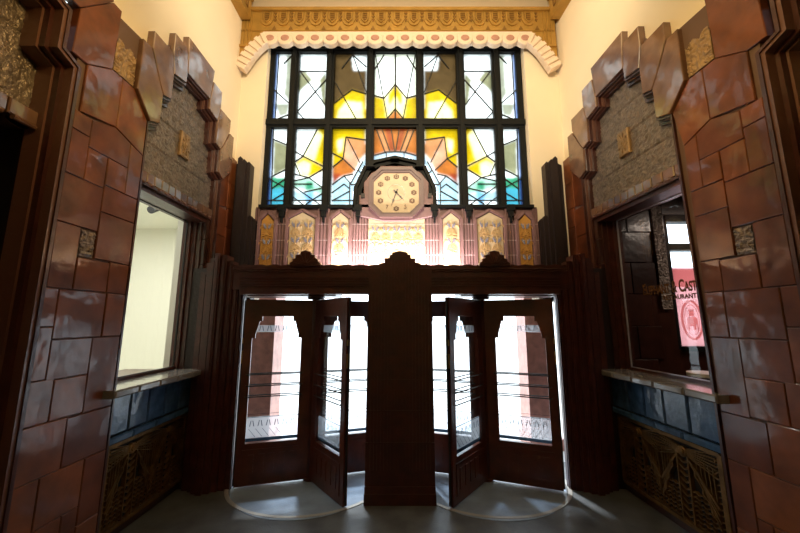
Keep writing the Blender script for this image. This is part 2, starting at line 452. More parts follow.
    def seg(a,c,w=.009,d=.066): g.bar(a,c,w,.095,d,M_)
    mod=.475
    for k in range(2):
        cx=3.175+k*mod
        rz=.66
        # rosette
        for r_,d_ in ((.045,.06),(.025,.05)):
            g.prism([(cx+r_*math.cos(a*PI/5),rz+r_*math.sin(a*PI/5)) for a in range(10)],.09,d_,M_,ch=.004)
        # rays fanning sideways from the rosette
        for sgn in (-1,1):
            for t in range(7):
                zt=z1-.015-t*.028
                seg((cx+sgn*.04,rz+.03-t*.009),(cx+sgn*mod/2,zt),.008)
        # stem and chevrons below
        for sgn in (-1,1):
            seg((cx+sgn*.05,rz-.03),(cx+sgn*.05,z0),.012,.058)
            for t in range(10):
                zt=rz-.07-t*.052
                seg((cx,zt-.02),(cx+sgn*.045,zt+.01),.012)
            # diagonal bands making tall peaks between the rosettes
            for t in range(4):
                seg((cx+sgn*(.06+t*.018),rz-.05-t*.02),(cx+sgn*(mod/2-.005),z0+.20-t*.05+.05),.009 if t else .016,.058)
            # wavy strap beside the stem
            w=[(cx+sgn*(.075+.15*q/10+.010*math.sin(q*2.2)),rz-.08-.36*q/10) for q in range(11)]
            g.band(w,.010,.095,.054,M_)
            # stacked fishscale courses at the foot
            for t in range(8):
                zt=z0+.025+t*.034
                for q in range(4):
                    yy=cx+sgn*(.075+q*.045)
                    if zt<rz-.12-q*.11+.06: seg((yy-.018,zt),(yy+.002,zt+.018),.008);seg((yy+.002,zt+.018),(yy+.022,zt),.008)
            for t in range(5):
                yy=cx+sgn*(.10+t*.028);seg((yy,rz-.02-t*.004),(yy+sgn*.008,rz-.10-t*.062),.006)
    for sgn,yy in ((1,y0+.015),(-1,y1-.015)):
        for t in range(14): seg((yy,z0+.05+t*.043),(yy+sgn*.03,z0+.03+t*.043),.008)
    gr=tag(g.build('radiator_grille',GRILLE),'pierced bronze sunray grille under the %s-hand window sill'%side,'grille')
    b=B(f);b.box(.092,.10,2.89,3.91,.09,.76);b.build('grille_backing',BLACK,gr)
    # frieze high on the wall
    b=B(f);b.box(-.10,.05,-3,4.3,6.02,6.40);b.box(-.13,.05,-3,4.3,6.32,6.40)
    fr=struct(b.build('trim_3' if side=='left' else 'trim_4',GOLD),'gold frieze at the top of the %s wall'%side)
    b=B(f)
    for k in range(30): b.tube([(-.11,4.2-k*.12,6.30),(-.115,4.17-k*.12,6.10),(-.115,4.13-k*.12,6.10),(-.11,4.10-k*.12,6.30)],.008,6)
    b.build('frieze_ornament',GOLD_D,fr)
    return root
side_wall('left');side_wall('right')

# ================================================================ BACK WALL, SPANDREL, WINDOW
WC=-.06
XZ=lambda yy:(lambda u,v,d:(u,yy-d,v))   # depth towards the room
b=B()
b.box(-2.6,-1.87+WC,4.45,4.7,2.0,6.5);b.box(1.87+WC,2.7,4.45,4.7,2.0,6.5);b.box(-1.87+WC,1.87+WC,4.45,4.7,6.0,6.5)
bw=struct(b.build('wall_back',PLASTER),'cream plaster wall round the stained glass window')
b=B()
b.prism([(-1.78,3.92),(-2.10,4.44),(-2.48,4.44),(-2.48,3.92)],0,2.35,lambda u,v,d:(u,v,d))
b.prism([(1.78,3.92),(2.10,4.44),(2.48,4.44),(2.48,3.92)],0,2.35,lambda u,v,d:(u,v,d))
b.build('corner_masonry',STONE_DK,bw)
# spandrel of pink stone
NI=[(-1.85,-1.69,3.163,1),(-1.475,-1.14,3.187,0),(-.905,-.69,3.18,0),None,(.575,.79,3.18,0),(1.035,1.37,3.187,0),(1.59,1.75,3.163,1)]
b=B();b.box(-1.95,1.85,4.45,4.7,2.25,3.27)
sp=tag(b.build('stone_spandrel',STONE),'pink stone spandrel with pointed niches between door screen and stained glass','stone panel')
m=XZ(4.45)
xs=[]
for n in NI:
    if n: xs.append((n[0]-.03,n[1]+.03,n[2]+.035,n))
xs.insert(3,(-.44,.35,3.27,None))
prev=-1.95
for (a,c,t,n) in xs:
    b=B()
    # reeded pier between niches
    w=a-prev
    if w>.02:
        k=max(2,int(w/.035))
        for i in range(k): b.box(prev+w*(i+.18)/k,prev+w*(i+.82)/k,4.425,4.452,2.3,3.24 if n else 3.2)
    prev=c
    if w>.02: b.build('reeded_pier',STONE,sp)
    else: b.bm.free()
    if n:
        b=B();b.band([(a,2.3),(a,t-.11),((a+c)/2,t),(c,t-.11),(c,2.3)],.035,0,.045,m);b.build('niche_frame',STONE,sp)
w=1.85-prev;b=B()
for i in range(3): b.box(prev+w*(i+.18)/3,prev+w*(i+.82)/3,4.425,4.452,2.3,3.24)
b.build('reeded_pier',STONE,sp)
b=B()
for z in (2.60,2.80,3.02): b.box(-1.94,1.84,4.4235,4.4245,z,z+.006)
b.build('joint_line',STONE_G,sp)
def ornament(b,b2,x0,x1,z0,z1,wide=2):
    m=XZ(4.43);w=x1-x0;nx=max(1,round(w/.155)) if w>.2 else 1;cw=w/nx;r=min(cw,.17)*.42
    z=z1-.17;k=0
    while z>z0:
        for i in range(nx):
            c=x0+(i+.5)*cw
            if k%2==0:   # pair of grey buds in curling leaves
                for sg in (-1,1):
                    B().prism([(c+sg*r*.15,z-.035),(c+sg*r*.55,z-.03),(c+sg*r*.80,z+.01),(c+sg*r*.66,z+.045),(c+sg*r*.5,z+.012),(c+sg*r*.28,z+.02)],0,.016,m,ch=.003).build('bud_ornament',NICHE_B,b2)
                    b.band([(c+sg*r*(.95-.5*math.cos(t*.6)),z-.045+.045*math.sin(t*.6)) for t in range(6)],.008,0,.014,m)
                b.bar((c,z-.06),(c,z+.055),.009,0,.015,m)
            else:        # amber palmette
                for t in range(7):
                    a=PI*(t+.5)/7;b.bar((c+.014*math.cos(a),z-.035+.014*math.sin(a)),(c+r*.9*math.cos(a),z-.035+r*1.1*math.sin(a)),.012,0,.016,m)
                b.band([(c+r*math.cos(PI*t/8),z-.035+r*1.2*math.sin(PI*t/8)) for t in range(9)],.007,0,.012,m)
                for sg in (-1,1): b.bar((c,z-.04),(c+sg*r,z-.065),.010,0,.014,m)
        z-=.105;k+=1
for n in NI:
    if not n: continue
    x0,x1,t,am=n
    b=B();m=XZ(4.45);b.prism([(x0,2.3),(x1,2.3),(x1,t-.09),((x0+x1)/2,t),(x0,t-.09)],-.02,.02,m)
    side_='left' if x0<0 else 'right'
    kind={(-1.85):'amber carved niche panel at far left of the spandrel',(-1.475):'wide cream carved niche panel, second from the left corner',(-.905):'narrow cream niche panel just left of the central clock panel',(.575):'narrow cream niche panel just right of the central clock panel',(1.035):'wide cream carved niche panel, second from the right corner',(1.59):'amber carved niche panel at far right of the spandrel'}[x0]
    o=tag(b.build('niche_panel',NICHE_O if am else NICHE),kind,'carved panel','carved niche panels of the spandrel')
    b=B();ornament(b,o,x0,x1,2.35,t);b.build('scroll_ornament',NICHE_O if am else NICHE_P,o)
b=B();m=XZ(4.45);b.prism([(-.42,2.3),(.33,2.3),(.33,3.10),(.24,3.21),(.13,3.12),(-.22,3.12),(-.33,3.21),(-.42,3.10)],-.02,.02,m)
o=tag(b.build('niche_panel',NICHE),'broad double-peaked cream niche panel directly below the clock','carved panel','carved niche panels of the spandrel')
b=B();ornament(b,o,-.40,.31,2.35,3.13);b.build('scroll_ornament',NICHE_P,o)
# stepped dark pilasters in the corners
for sg in (-1,1):
    b=B()
    for (a,c,yy,t) in ((2.25,2.14,4.425,3.86),(2.14,2.08,4.30,3.90),(2.08,2.03,4.30,3.86),(2.03,1.98,4.33,3.84),(1.98,1.93,4.36,3.1),(1.93,1.885,4.39,3.06)):
        x0,x1=sorted((sg*a+WC*.5,sg*c+WC*.5));b.box(x0,x1,yy,4.5,2.0,t)
        b.prism([(x0,t),(x1,t),((x0+x1)/2,t+.03)],0,-.15,XZ(yy))
    tag(b.build('corner_pilaster',STONE_DK),'dark stepped reeded pilaster in the corner %s of the stained glass'%('left' if sg<0 else 'right'),'pilaster')

# ---- stained glass window
LEADS=[
[(-1.755,5.722),(-1.754,4.65)],
[(-1.831,5.164),(-1.557,4.905)],
[(-1.743,4.65),(-1.537,4.738)],
[(-1.674,5.561),(-1.561,5.695)],
[(-1.417,5.427),(-1.016,4.866)],
[(-1.434,4.777),(-1.03,5.295)],
[(-1.434,4.777),(-1.299,4.624)],
[(-1.429,5.435),(-1.035,5.435)],
[(-0.643,5.708),(-0.429,5.091)],
[(-0.643,5.708),(-0.436,5.509)],
[(-0.643,5.708),(-0.802,5.481)],
[(-0.91,5.284),(-0.558,4.634)],
[(-0.429,5.063),(-0.643,5.132),(-0.899,4.912)],
[(-0.299,5.708),(-0.114,4.656)],
[(-0.171,5.708),(-0.316,5.453)],
[(-0.311,5.036),(-0.166,4.994),(-0.004,5.215)],
[(-0.139,4.64),(-0.003,4.817)],
[(-0.005,5.714),(-0.003,4.64)],
[(-1.768,4.499),(-1.737,3.347)],
[(-1.759,4.34),(-1.547,4.249)],
[(-1.75,3.772),(-1.54,3.887)],
[(-1.846,3.772),(-1.537,3.596)],
[(-1.751,3.583),(-1.545,3.747)],
[(-1.741,3.409),(-1.546,3.533)],
[(-1.825,3.419),(-1.54,3.414)],
[(-1.13,4.499),(-1.32,4.08),(-1.445,4.157)],
[(-1.437,3.989),(-1.32,4.08),(-1.024,3.925)],
[(-1.424,3.964),(-1.343,3.785)],
[(-1.447,3.704),(-1.222,3.755),(-1.023,3.887)],
[(-1.44,3.81),(-1.222,3.755),(-1.012,3.596)],
[(-1.445,3.659),(-1.17,3.659)],
[(-1.284,3.538),(-1.025,3.601)],
[(-1.444,3.634),(-1.039,3.347)],
[(-1.436,3.471),(-1.276,3.347)],
[(-1.253,3.36),(-1.022,3.521)],
[(-1.433,3.419),(-1.018,3.419)],
[(-0.427,4.331),(-0.713,4.375),(-0.745,4.042),(-0.889,3.913)],
[(-0.685,4.346),(-0.507,3.985)],
[(-0.745,4.042),(-0.567,3.865)],
[(-0.904,4.128),(-0.745,4.042)],
[(-0.889,3.651),(-0.725,3.78),(-0.592,3.809)],
[(-0.462,3.999),(-0.629,3.668),(-0.725,3.78)],
[(-0.629,3.651),(-0.562,3.651)],
[(-0.642,3.668),(-0.635,3.355)],
[(-0.89,3.529),(-0.722,3.66),(-0.641,3.59)],
[(-0.881,3.41),(-0.64,3.557)],
[(-0.887,3.418),(-0.558,3.418)],
[(-0.527,3.871),(-0.472,3.809)],
[(-0.28,4.513),(-0.141,4.134)],
[(-0.198,4.513),(-0.073,4.151)],
[(-0.061,4.522),(-0.006,4.151)],
[(-0.302,4.091),(-0.127,4.143),(0.002,4.148)],
[(-0.127,4.148),(-0.127,4.065)],
]
ZONES=[
('W',[(-1.911,5.913),(-0.991,5.913),(-0.949,4.599),(-1.879,4.599)]),
('blue',[(-1.901,5.749),(-1.757,5.749),(-1.753,4.624),(-1.881,4.624)]),
('shade',[(-1.429,5.435),(-1.333,5.435),(-1.232,5.295),(-1.437,5.086)]),
('shade',[(-1.137,5.295),(-1.035,5.427),(-1.015,4.853),(-1.076,4.905)]),
('shade2',[(-1.769,4.905),(-1.557,4.905),(-1.583,4.726),(-1.699,4.7)]),
('shade2',[(-1.634,5.709),(-1.538,5.709),(-1.546,4.905),(-1.648,5.06)]),
('brown',[(-0.949,5.722),(-0.434,5.722),(-0.424,5.049),(-0.643,5.132),(-0.923,4.872)]),
('W',[(-0.655,5.694),(-0.434,5.702),(-0.43,5.458),(-0.625,5.458)]),
('yel',[(-0.923,4.885),(-0.643,5.132),(-0.424,5.063),(-0.417,4.629),(-0.915,4.629)]),
('pale',[(-0.713,4.953),(-0.489,4.926),(-0.459,4.629),(-0.854,4.629),(-0.833,4.79)]),
('cream',[(-0.337,5.722),(-0,5.722),(0.001,5.215),(-0.166,4.994),(-0.328,5.036)]),
('W',[(-0.246,5.537),(-0.03,5.537),(-0.03,5.257),(-0.167,5.091),(-0.243,5.257)]),
('yel',[(-0.328,5.036),(-0.166,4.994),(-0.114,4.629),(-0.323,4.629)]),
('pale',[(-0.166,4.994),(-0.004,5.215),(0.002,4.817),(-0.126,4.656)]),
('yel',[(-0.104,5.063),(0.001,5.215),(0.001,5.036),(-0.09,4.872)]),
('orange',[(-0.151,4.629),(-0.001,4.823),(0.002,4.629)]),
('W',[(-1.892,4.512),(-1.02,4.512),(-0.98,3.335),(-1.867,3.335)]),
('blue',[(-1.892,4.512),(-1.774,4.512),(-1.755,3.772),(-1.846,3.772)]),
('dblue',[(-1.87,3.772),(-1.755,3.772),(-1.744,3.335),(-1.867,3.335)]),
('shade',[(-1.759,4.34),(-1.547,4.249),(-1.54,3.887),(-1.738,3.772)]),
('green',[(-1.755,3.772),(-1.533,3.747),(-1.526,3.608),(-1.75,3.596)]),
('teal',[(-1.752,3.596),(-1.526,3.608),(-1.536,3.335),(-1.744,3.335)]),
('yel',[(-1.13,4.499),(-1.02,4.512),(-1.015,4.353)]),
('pale',[(-1.32,4.08),(-1.13,4.499),(-1.015,4.353),(-1.012,3.925)]),
('yel',[(-1.053,4.406),(-1.015,4.38),(-1.012,3.925),(-1.16,4.002)]),
('yel',[(-1.425,3.989),(-1.32,4.08),(-1.024,3.925),(-1.022,3.861),(-1.199,3.772),(-1.343,3.785)]),
('pale',[(-1.423,3.959),(-1.305,4.015),(-1.206,3.964),(-1.224,3.798),(-1.343,3.79)]),
('mint',[(-1.447,3.704),(-1.222,3.755),(-1.012,3.596),(-1.021,3.508),(-1.443,3.608)]),
('green',[(-1.255,3.697),(-1.16,3.697),(-1.155,3.583),(-1.262,3.571)]),
('sky',[(-1.44,3.558),(-1.021,3.508),(-1.018,3.419),(-1.433,3.419)]),
('dblue2',[(-1.26,3.533),(-1.154,3.558),(-1.158,3.347),(-1.252,3.347)]),
('yel',[(-0.921,4.522),(-0.424,4.522),(-0.421,4.325),(-0.713,4.375),(-0.745,4.042),(-0.897,3.913)]),
('pale',[(-0.834,4.331),(-0.74,4.36),(-0.762,4.157),(-0.828,4.128)]),
('salmon',[(-0.713,4.375),(-0.421,4.331),(-0.418,4.128),(-0.508,3.999),(-0.614,4.186)]),
('pink',[(-0.713,4.375),(-0.614,4.186),(-0.507,3.985),(-0.567,3.865),(-0.745,4.042)]),
('orange',[(-0.897,3.913),(-0.745,4.042),(-0.567,3.865),(-0.6,3.809),(-0.725,3.78),(-0.891,3.702)]),
('red',[(-0.894,3.809),(-0.766,3.828),(-0.791,3.744),(-0.889,3.651)]),
('sky',[(-0.889,3.651),(-0.725,3.78),(-0.629,3.668),(-0.641,3.59),(-0.635,3.355),(-0.885,3.342)]),
('sky2',[(-0.41,4.099),(-0.415,3.928),(-0.562,3.651),(-0.556,3.342),(-0.635,3.355),(-0.642,3.668),(-0.462,3.999)]),
('orange',[(-0.321,4.537),(0.007,4.537),(0.008,4.148),(-0.127,4.143),(-0.315,4.085)]),
('salmon',[(-0.28,4.513),(-0.198,4.513),(-0.073,4.151),(-0.141,4.134)]),
('red',[(-0.157,4.537),(-0.07,4.537),(-0.006,4.151),(-0.068,4.151)]),
('sky2',[(-0.315,4.091),(-0.127,4.143),(0.008,4.148),(0.008,4.065),(-0.127,4.065),(-0.314,3.999)]),
]

PAL={'W':(.88,.90,.84),'blue':(.30,.45,.85),'dblue':(.03,.07,.22),'shade':(.26,.25,.13),'shade2':(.34,.34,.24),'brown':(.09,.050,.016),'yel':(.66,.42,.004),'pale':(.85,.78,.30),
 'cream':(.75,.75,.58),'orange':(.52,.15,.025),'salmon':(.66,.27,.10),'pink':(.74,.36,.20),'red':(.36,.06,.02),'green':(.04,.28,.14),'teal':(.06,.36,.45),'mint':(.40,.66,.48),'sky':(.44,.66,.72),'sky2':(.52,.70,.80),'dblue2':(.20,.48,.70)}
YW=4.60
PAL={k:tuple(c*(.74 if k in ('W','pale','cream') else .5) for c in v) for k,v in PAL.items()}
ARCH=[(-.60,3.27),(-.585,3.62),(-.45,3.93),(-.31,4.02),(0,4.09),(.31,4.02),(.45,3.93),(.585,3.62),(.60,3.27)]
fr=B();m=XZ(YW)
fx=lambda x:x+WC-.01
PX=[(-1.79,-1.55),(-1.43,-1.02),(-.905,-.42),(-.305,.305),(.42,.905),(1.02,1.43),(1.55,1.79)]
ZR=[(3.34,4.50),(4.64,5.72),(5.84,6.05)]
# outer frame, mullions, rails
fr.box(fx(-1.87),fx(-1.79),YW-.05,YW+.05,3.26,6.1);fr.box(fx(1.79),fx(1.87),YW-.05,YW+.05,3.26,6.1)
for (a,c),(a2,c2) in zip(PX,PX[1:]):
    fr.box(fx(c),fx(a2),YW-.06,YW+.05,3.26,6.1);fr.box(fx(c)+.03,fx(a2)-.03,YW-.09,YW+.05,3.26,6.1)
for (z0,z1) in ((3.24,3.34),(4.50,4.64),(5.72,5.84)): fr.box(fx(-1.87),fx(1.87),YW-.055,YW+.05,z0,z1);fr.box(fx(-1.87),fx(1.87),YW-.08,YW+.05,z0+.03,z1-.03)
win=struct(fr.build('window_1',FRAME),'tall stained glass sunburst window in black iron frame')
def pip(poly,X,Y):
    c=np.zeros(X.shape,bool);n=len(poly);j=n-1
    for i in range(n):
        xi,yi=poly[i];xj,yj=poly[j]
        if yi!=yj: c^=((yi>Y)!=(yj>Y))&(X<(xj-xi)*(Y-yi)/(yj-yi)+xi)
        j=i
    return c
def colour(X,Z):
    A=-np.abs(X);C=np.ones(X.shape+(3,))*np.array(PAL['W'])
    for n,p in ZONES: C[pip(p,A,Z)]=PAL[n]
    return C
def blur(C,k):
    for _ in range(k):
        P=np.pad(C,((1,1),(1,1),(0,0)),'edge');C=(P[:-2,1:-1]+P[2:,1:-1]+P[1:-1,:-2]+P[1:-1,2:]+2*C)/6
    return C
for (a,c) in PX:
    for r_,(z0,z1) in enumerate(ZR):
        st=.0125;nx=int((c-a)/st)+1;nz=int((z1-z0)/st)+1
        X,Z=np.meshgrid(np.linspace(a,c,nx+1),np.linspace(z0,z1,nz+1),indexing='ij')
        Cc=colour(X,np.minimum(Z,5.74)) if r_<2 else np.ones(X.shape+(3,))*np.array(PAL['W'])
        Cc=blur(Cc,5)
        # blurred shadow painted into the glass colour, darker towards both sides of each light
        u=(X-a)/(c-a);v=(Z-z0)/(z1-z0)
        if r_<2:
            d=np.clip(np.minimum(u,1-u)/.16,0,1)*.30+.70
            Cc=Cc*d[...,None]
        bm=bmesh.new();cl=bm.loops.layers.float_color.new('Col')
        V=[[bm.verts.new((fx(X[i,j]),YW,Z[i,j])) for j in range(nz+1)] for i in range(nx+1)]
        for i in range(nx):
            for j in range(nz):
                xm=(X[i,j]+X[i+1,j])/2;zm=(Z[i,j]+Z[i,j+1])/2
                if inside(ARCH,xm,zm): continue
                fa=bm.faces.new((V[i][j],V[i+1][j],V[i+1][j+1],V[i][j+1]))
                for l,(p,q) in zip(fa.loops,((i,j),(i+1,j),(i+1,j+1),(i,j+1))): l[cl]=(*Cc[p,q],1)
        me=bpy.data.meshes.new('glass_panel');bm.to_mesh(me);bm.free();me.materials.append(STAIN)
        o=bpy.data.objects.new('glass_panel',me);COL.objects.link(o);attach(o,win)
b=B()
for L_ in LEADS:
    for sg in (1,-1):
        b.band([(fx(sg*x),z) for x,z in L_],.013,-.012,.012,XZ(YW))
for x in (-1.67,-1.2,-.65,0,.65,1.2,1.67): b.bar((fx(x-.05),5.84),(fx(x+.06),6.05),.013,-.012,.012,XZ(YW))
b.build('lead_came',LEAD,win)
# black arch that carries the clock
b=B();m=XZ(YW)
ARCH=[(x*.96,1.75+(z-1.75)*.963) for x,z in ARCH]
b.prism([(fx(x*.97),3.27+(z-3.27)*.97) for x,z in ARCH],-.03,.03,m)
outer=[(fx(x),z) for x,z in ARCH];inner=[(fx(x*.80),3.27+(z-3.27)*.86) for x,z in ARCH]
for i in range(len(outer)-1): b.prism([outer[i],outer[i+1],inner[i+1],inner[i]],-.05,.16,m)
for i in range(len(outer)-1):
    o1=[(fx(x*.985),3.27+(z-3.27)*.985) for x,z in ARCH];i1=[(fx(x*.9),3.27+(z-3.27)*.93) for x,z in ARCH]
    b.prism([o1[i],o1[i+1],i1[i+1],i1[i]],.1,.2,m)
for x in (0,-.33,.33): b.prism([(fx(x)-.06,3.93-abs(x)*.35),(fx(x)+.06,3.93-abs(x)*.35),(fx(x)+.02,3.97-abs(x)*.35),(fx(x)-.02,3.97-abs(x)*.35)],.1,.24,m)
b.build('clock_arch',FRAME,win)
b=B();m=XZ(4.46)
for x in (-1.58,-1.02,-.56,.46,.92,1.48):
    b.box(x-.05,x+.05,4.36,4.46,3.20,3.28);b.box(x-.03,x+.03,4.37,4.46,3.12,3.2);b.box(x-.012,x+.012,4.385,4.46,3.04,3.12)
b.box(-1.9,1.8,4.40,4.6,3.25,3.29)
b.build('sill_pendants',FRAME,win)

# ---- clock
CX,CZ=-.05,3.44
OC=lambda w,h,c:[(CX-w+c,CZ-h),(CX+w-c,CZ-h),(CX+w,CZ-h+c),(CX+w,CZ+h-c),(CX+w-c,CZ+h),(CX-w+c,CZ+h),(CX-w,CZ+h-c),(CX-w,CZ-h+c)]
clk=tag(empty('wall_clock',(CX,4.44,3.10)),'octagonal ivory-faced clock in pink stone surround under the stained glass','clock')
b=B();m=XZ(4.46)
b.prism([(CX-.50,3.13),(CX-.50,3.42),(CX-.44,3.42),(CX-.44,3.60),(CX-.34,3.74),(CX-.22,3.80),(CX-.22,3.84),(CX+.22,3.84),(CX+.22,3.80),(CX+.34,3.74),(CX+.44,3.60),(CX+.44,3.42),(CX+.50,3.42),(CX+.50,3.13),(CX+.16,3.06),(CX-.16,3.06)],0,.06,m,ch=.008)
b.build('stone_surround',STONE,clk)
b=B();b.box(CX-.475,CX-.425,4.38,4.46,3.38,3.44);b.box(CX+.425,CX+.475,4.38,4.46,3.38,3.44);b.build('dark_stud',STONE_DK,clk)
b=B();o8=OC(.365,.345,.15);i8=OC(.30,.283,.125);m8=OC(.325,.308,.133)
for i in range(8):
    j=(i+1)%8
    b.prism([o8[i],o8[j],m8[j],m8[i]],.05,.14,m);b.prism([m8[i],m8[j],i8[j],i8[i]],.05,.125,m)
b.build('bezel',BEZEL,clk)
b=B();b.prism(OC(.302,.285,.125),.05,.10,m);dial=b.build('dial',DIAL,clk)
ring=B();ring.band([(CX+.115*math.cos(t*PI/12),CZ+.115*math.sin(t*PI/12)) for t in range(24)],.004,.1,.102,m,True);ring.build('engraved_ring',MOULD2,dial)
for h in range(1,13):
    a=PI/2-h*PI/6;r=.235 if h%3 else .228
    x,z=CX+r*math.cos(a)*1.03,CZ+r*math.sin(a)*.98
    b=B()
    if h not in (5,7):
        b.prism([(x+.042*math.cos(t*PI/6)*(1 if t%2 else .84),z+.036*math.sin(t*PI/6)*(1 if t%2 else .86)) for t in range(12)],.1,.104,m)
        o=b.build('numeral_ornament',NUM,dial)
    Mx=Matrix.Translation((x,4.46-.106,z))@Matrix.Rotation(PI/2,4,'X')
    text(str(h),.05 if h not in (5,7) else .075,DIAL if h not in (5,7) else NUM,Mx,'numeral',dial,.001)
def hand(ang,L,w,name):
    b=B();a=math.radians(90-ang);e=Vector((math.cos(a),math.sin(a)));n=Vector((-e.y,e.x));c=Vector((CX,CZ))
    b.prism([c-e*.05-n*w*.5,c-n*w*.6,c+e*L*.45-n*w*.35,c+e*L*.55-n*w,c+e*L*.66-n*w*.3,c+e*L,c+e*L*.66+n*w*.3,c+e*L*.55+n*w,c+e*L*.45+n*w*.35,c+n*w*.6,c-e*.05+n*w*.5],.11,.115,m)
    b.dome((CX,CZ,.11),.018,.018,.012,m);return b.build(name,HAND,clk)
hand(136,.15,.016,'hour_hand');hand(200,.21,.014,'minute_hand')

# ---- cornice over the window
YC=4.38
SH=-.035
b=B();m=XZ(YC)
for sg in (-1,1):
    prof=[(0,5.80),(1.92,5.80),(2.02,5.70),(2.13,5.55),(2.20,5.40),(2.23,5.33),(2.27,5.33),(2.27,6.22),(0,6.22)]
    b.prism([(sg*x+SH,z) for x,z in prof],-.08,.05,m)
    for x in (2.10,2.15,2.20): b.box(*sorted((sg*x+SH,sg*(x+.022)+SH)),YC-.065,YC-.045,5.62,6.20)
    b.box(*sorted((sg*2.08+SH,sg*2.26+SH)),YC-.075,YC-.045,5.60,5.63)
b.box(-2.28,2.22,YC-.09,YC,6.18,6.23);b.box(-2.28,2.22,YC-.065,YC,5.86,5.875)
cor=tag(b.build('window_cornice',GOLD),'gold ornamented cornice spanning above the stained glass window','cornice')
b=B();b2=B();m=XZ(YC-.05)
n=17;pw=.236
for k in range(n):
    x=SH+(k-(n-1)/2)*pw
    b.band([(x-.08,6.17),(x-.08,6.03),(x-.05,5.97),(x,5.95),(x+.05,5.97),(x+.08,6.03),(x+.08,6.17)],.016,0,.02,m)
    b.band([(x-.045,6.17),(x-.045,6.05),(x,6.00),(x+.045,6.05),(x+.045,6.17)],.012,0,.02,m)
    for t in range(4): b2.bar((x-.03,6.15-t*.033),(x+.03,6.15-t*.033),.016,0,.012,m)
    for t in range(3): b2.prism([(x+pw/2-.022,6.16-t*.055),(x+pw/2+.022,6.16-t*.055),(x+pw/2,6.12-t*.055)],0,.014,m)
    b2.prism([(x+pw/2-.03,5.88),(x+pw/2+.03,5.88),(x+pw/2,5.94)],0,.018,m)
b.build('frieze_relief',GOLD,cor);b2.build('frieze_inlay',GOLD_D,cor)
b=B();b2=B();m=XZ(YC-.05)
n=18;pw=.2137
for k in range(n):
    x=SH+(k-(n-1)/2)*pw
    b.prism([(x+.112*math.cos(t*PI/9),5.725+.100*math.sin(t*PI/9)) for t in range(18)],-.05,.035,m,ch=.012)
    b2.prism([(x+.060*math.cos(t*PI/8),5.725+.048*math.sin(t*PI/8)) for t in range(16)],.03,.05,m,ch=.012)
b.box(-1.92+SH,1.92+SH,YC-.075,YC+.1,5.755,5.835)
b.build('scallop_band',PINKW,cor);b2.build('rosy_button',PINKB,cor)
b=B()
arc=[(1.86,5.735),(1.93,5.70),(2.00,5.63),(2.06,5.555),(2.11,5.48),(2.155,5.40),(2.20,5.32),(2.235,5.26)]
for sg in (-1,1):
    for k in range(14):
        t=k/14*(len(arc)-1);i0=int(t);fr_=t-i0;i1=min(i0+1,len(arc)-1)
        p=Vector(arc[i0]).lerp(Vector(arc[i1]),fr_);e=(Vector(arc[i1])-Vector(arc[max(i0-0,0)])).normalized() if i1!=i0 else Vector((.6,-.8))
        nn=Vector((-e.y,e.x));h=.10
        q=[p-e*.03-nn*h,p+e*.03-nn*h,p+e*.03+nn*h*.8,p-e*.03+nn*h*.8]
        b.prism([(sg*v.x+SH,v.y) for v in q],-.05,.055 if k%2 else .03,m,ch=.006)
b.build('curved_corbel',PINKW,cor)

# ================================================================ WOODEN DOOR SCREEN
YS=3.86
scr=tag(empty('door_screen',(0,YS,0)),'dark carved wood screen with central pier framing both revolving doors','door screen')
b=B();m=XZ(YS)
top=[]
N_=160
x=-2.12
pts=[(-2.12,2.05),(2.12,2.05)]
crest=[]
for i in range(N_+1):
    x=2.0-4.0*i/N_
    if abs(x)<.24: z=2.40
    else: z=2.372+.014*abs(math.sin((abs(x)-.2)*PI/.165))
    d=abs(abs(x)-1.08)
    crest.append((x,z))
b.prism([(-2.12,2.10),(2.12,2.10),(2.12,2.35)]+crest+[(-2.12,2.35)],-.12,0,m)
b.build('lintel_board',WOOD,scr)
b=B()
for z in (2.14,2.17,2.20,2.23): b.box(-1.80,1.80,YS-.02,YS,z,z+.014)
b.box(-1.80,1.80,YS-.035,YS+.1,2.045,2.105)
for z in (2.30,2.325):  # wavy beads following the crest
    P=[(2.0-4.0*i/N_,YS-.008,z+.010*abs(math.sin((abs(2.0-4.0*i/N_)-.2)*PI/.165))) for i in range(N_+1)]
    b.tube(P,.008,6)
b.build('lintel_moulding',WOOD,scr)
for cx in (-1.08,1.08):
    b=B();prof=[(-.175,2.36),(.175,2.36),(.175,2.40),(.145,2.42),(.145,2.445),(.11,2.455),(.11,2.49),(.06,2.50),(.055,2.53),(0,2.545),(-.055,2.53),(-.06,2.50),(-.11,2.49),(-.11,2.455),(-.145,2.445),(-.145,2.42),(-.175,2.40)]
    b.prism([(cx+a,c) for a,c in prof],-.06,.03,m,ch=.006)
    for t in range(7): b.bar((cx,2.38),(cx+.13*math.cos(PI*(t+.5)/7),2.38+.13*math.sin(PI*(t+.5)/7)),.012,.02,.042,m)
    tag(b.build('crest_ornament',WOOD,scr),'scalloped crest above the %s revolving door'%('left' if cx<0 else 'right'))
for sg in (-1,1):
    b=B()
    for (a,c,yy,t) in ((1.785,1.84,3.90,2.10),(1.84,1.90,3.88,2.32),(1.90,1.96,3.85,2.42),(1.96,2.02,3.81,2.485),(2.02,2.08,3.78,2.50),(2.08,2.14,3.81,2.45),(2.14,2.2,3.85,2.40),(2.2,2.28,3.88,2.3)):
        x0,x1=sorted((sg*a,sg*c));b.box(x0,x1,yy,3.98,0,t)
        b.box(x0+.015,x1-.015,yy-.012,yy,0.25,t-.03)
    b.build('jamb',WOOD,scr)
b=B();YP=3.62;m=XZ(YP)
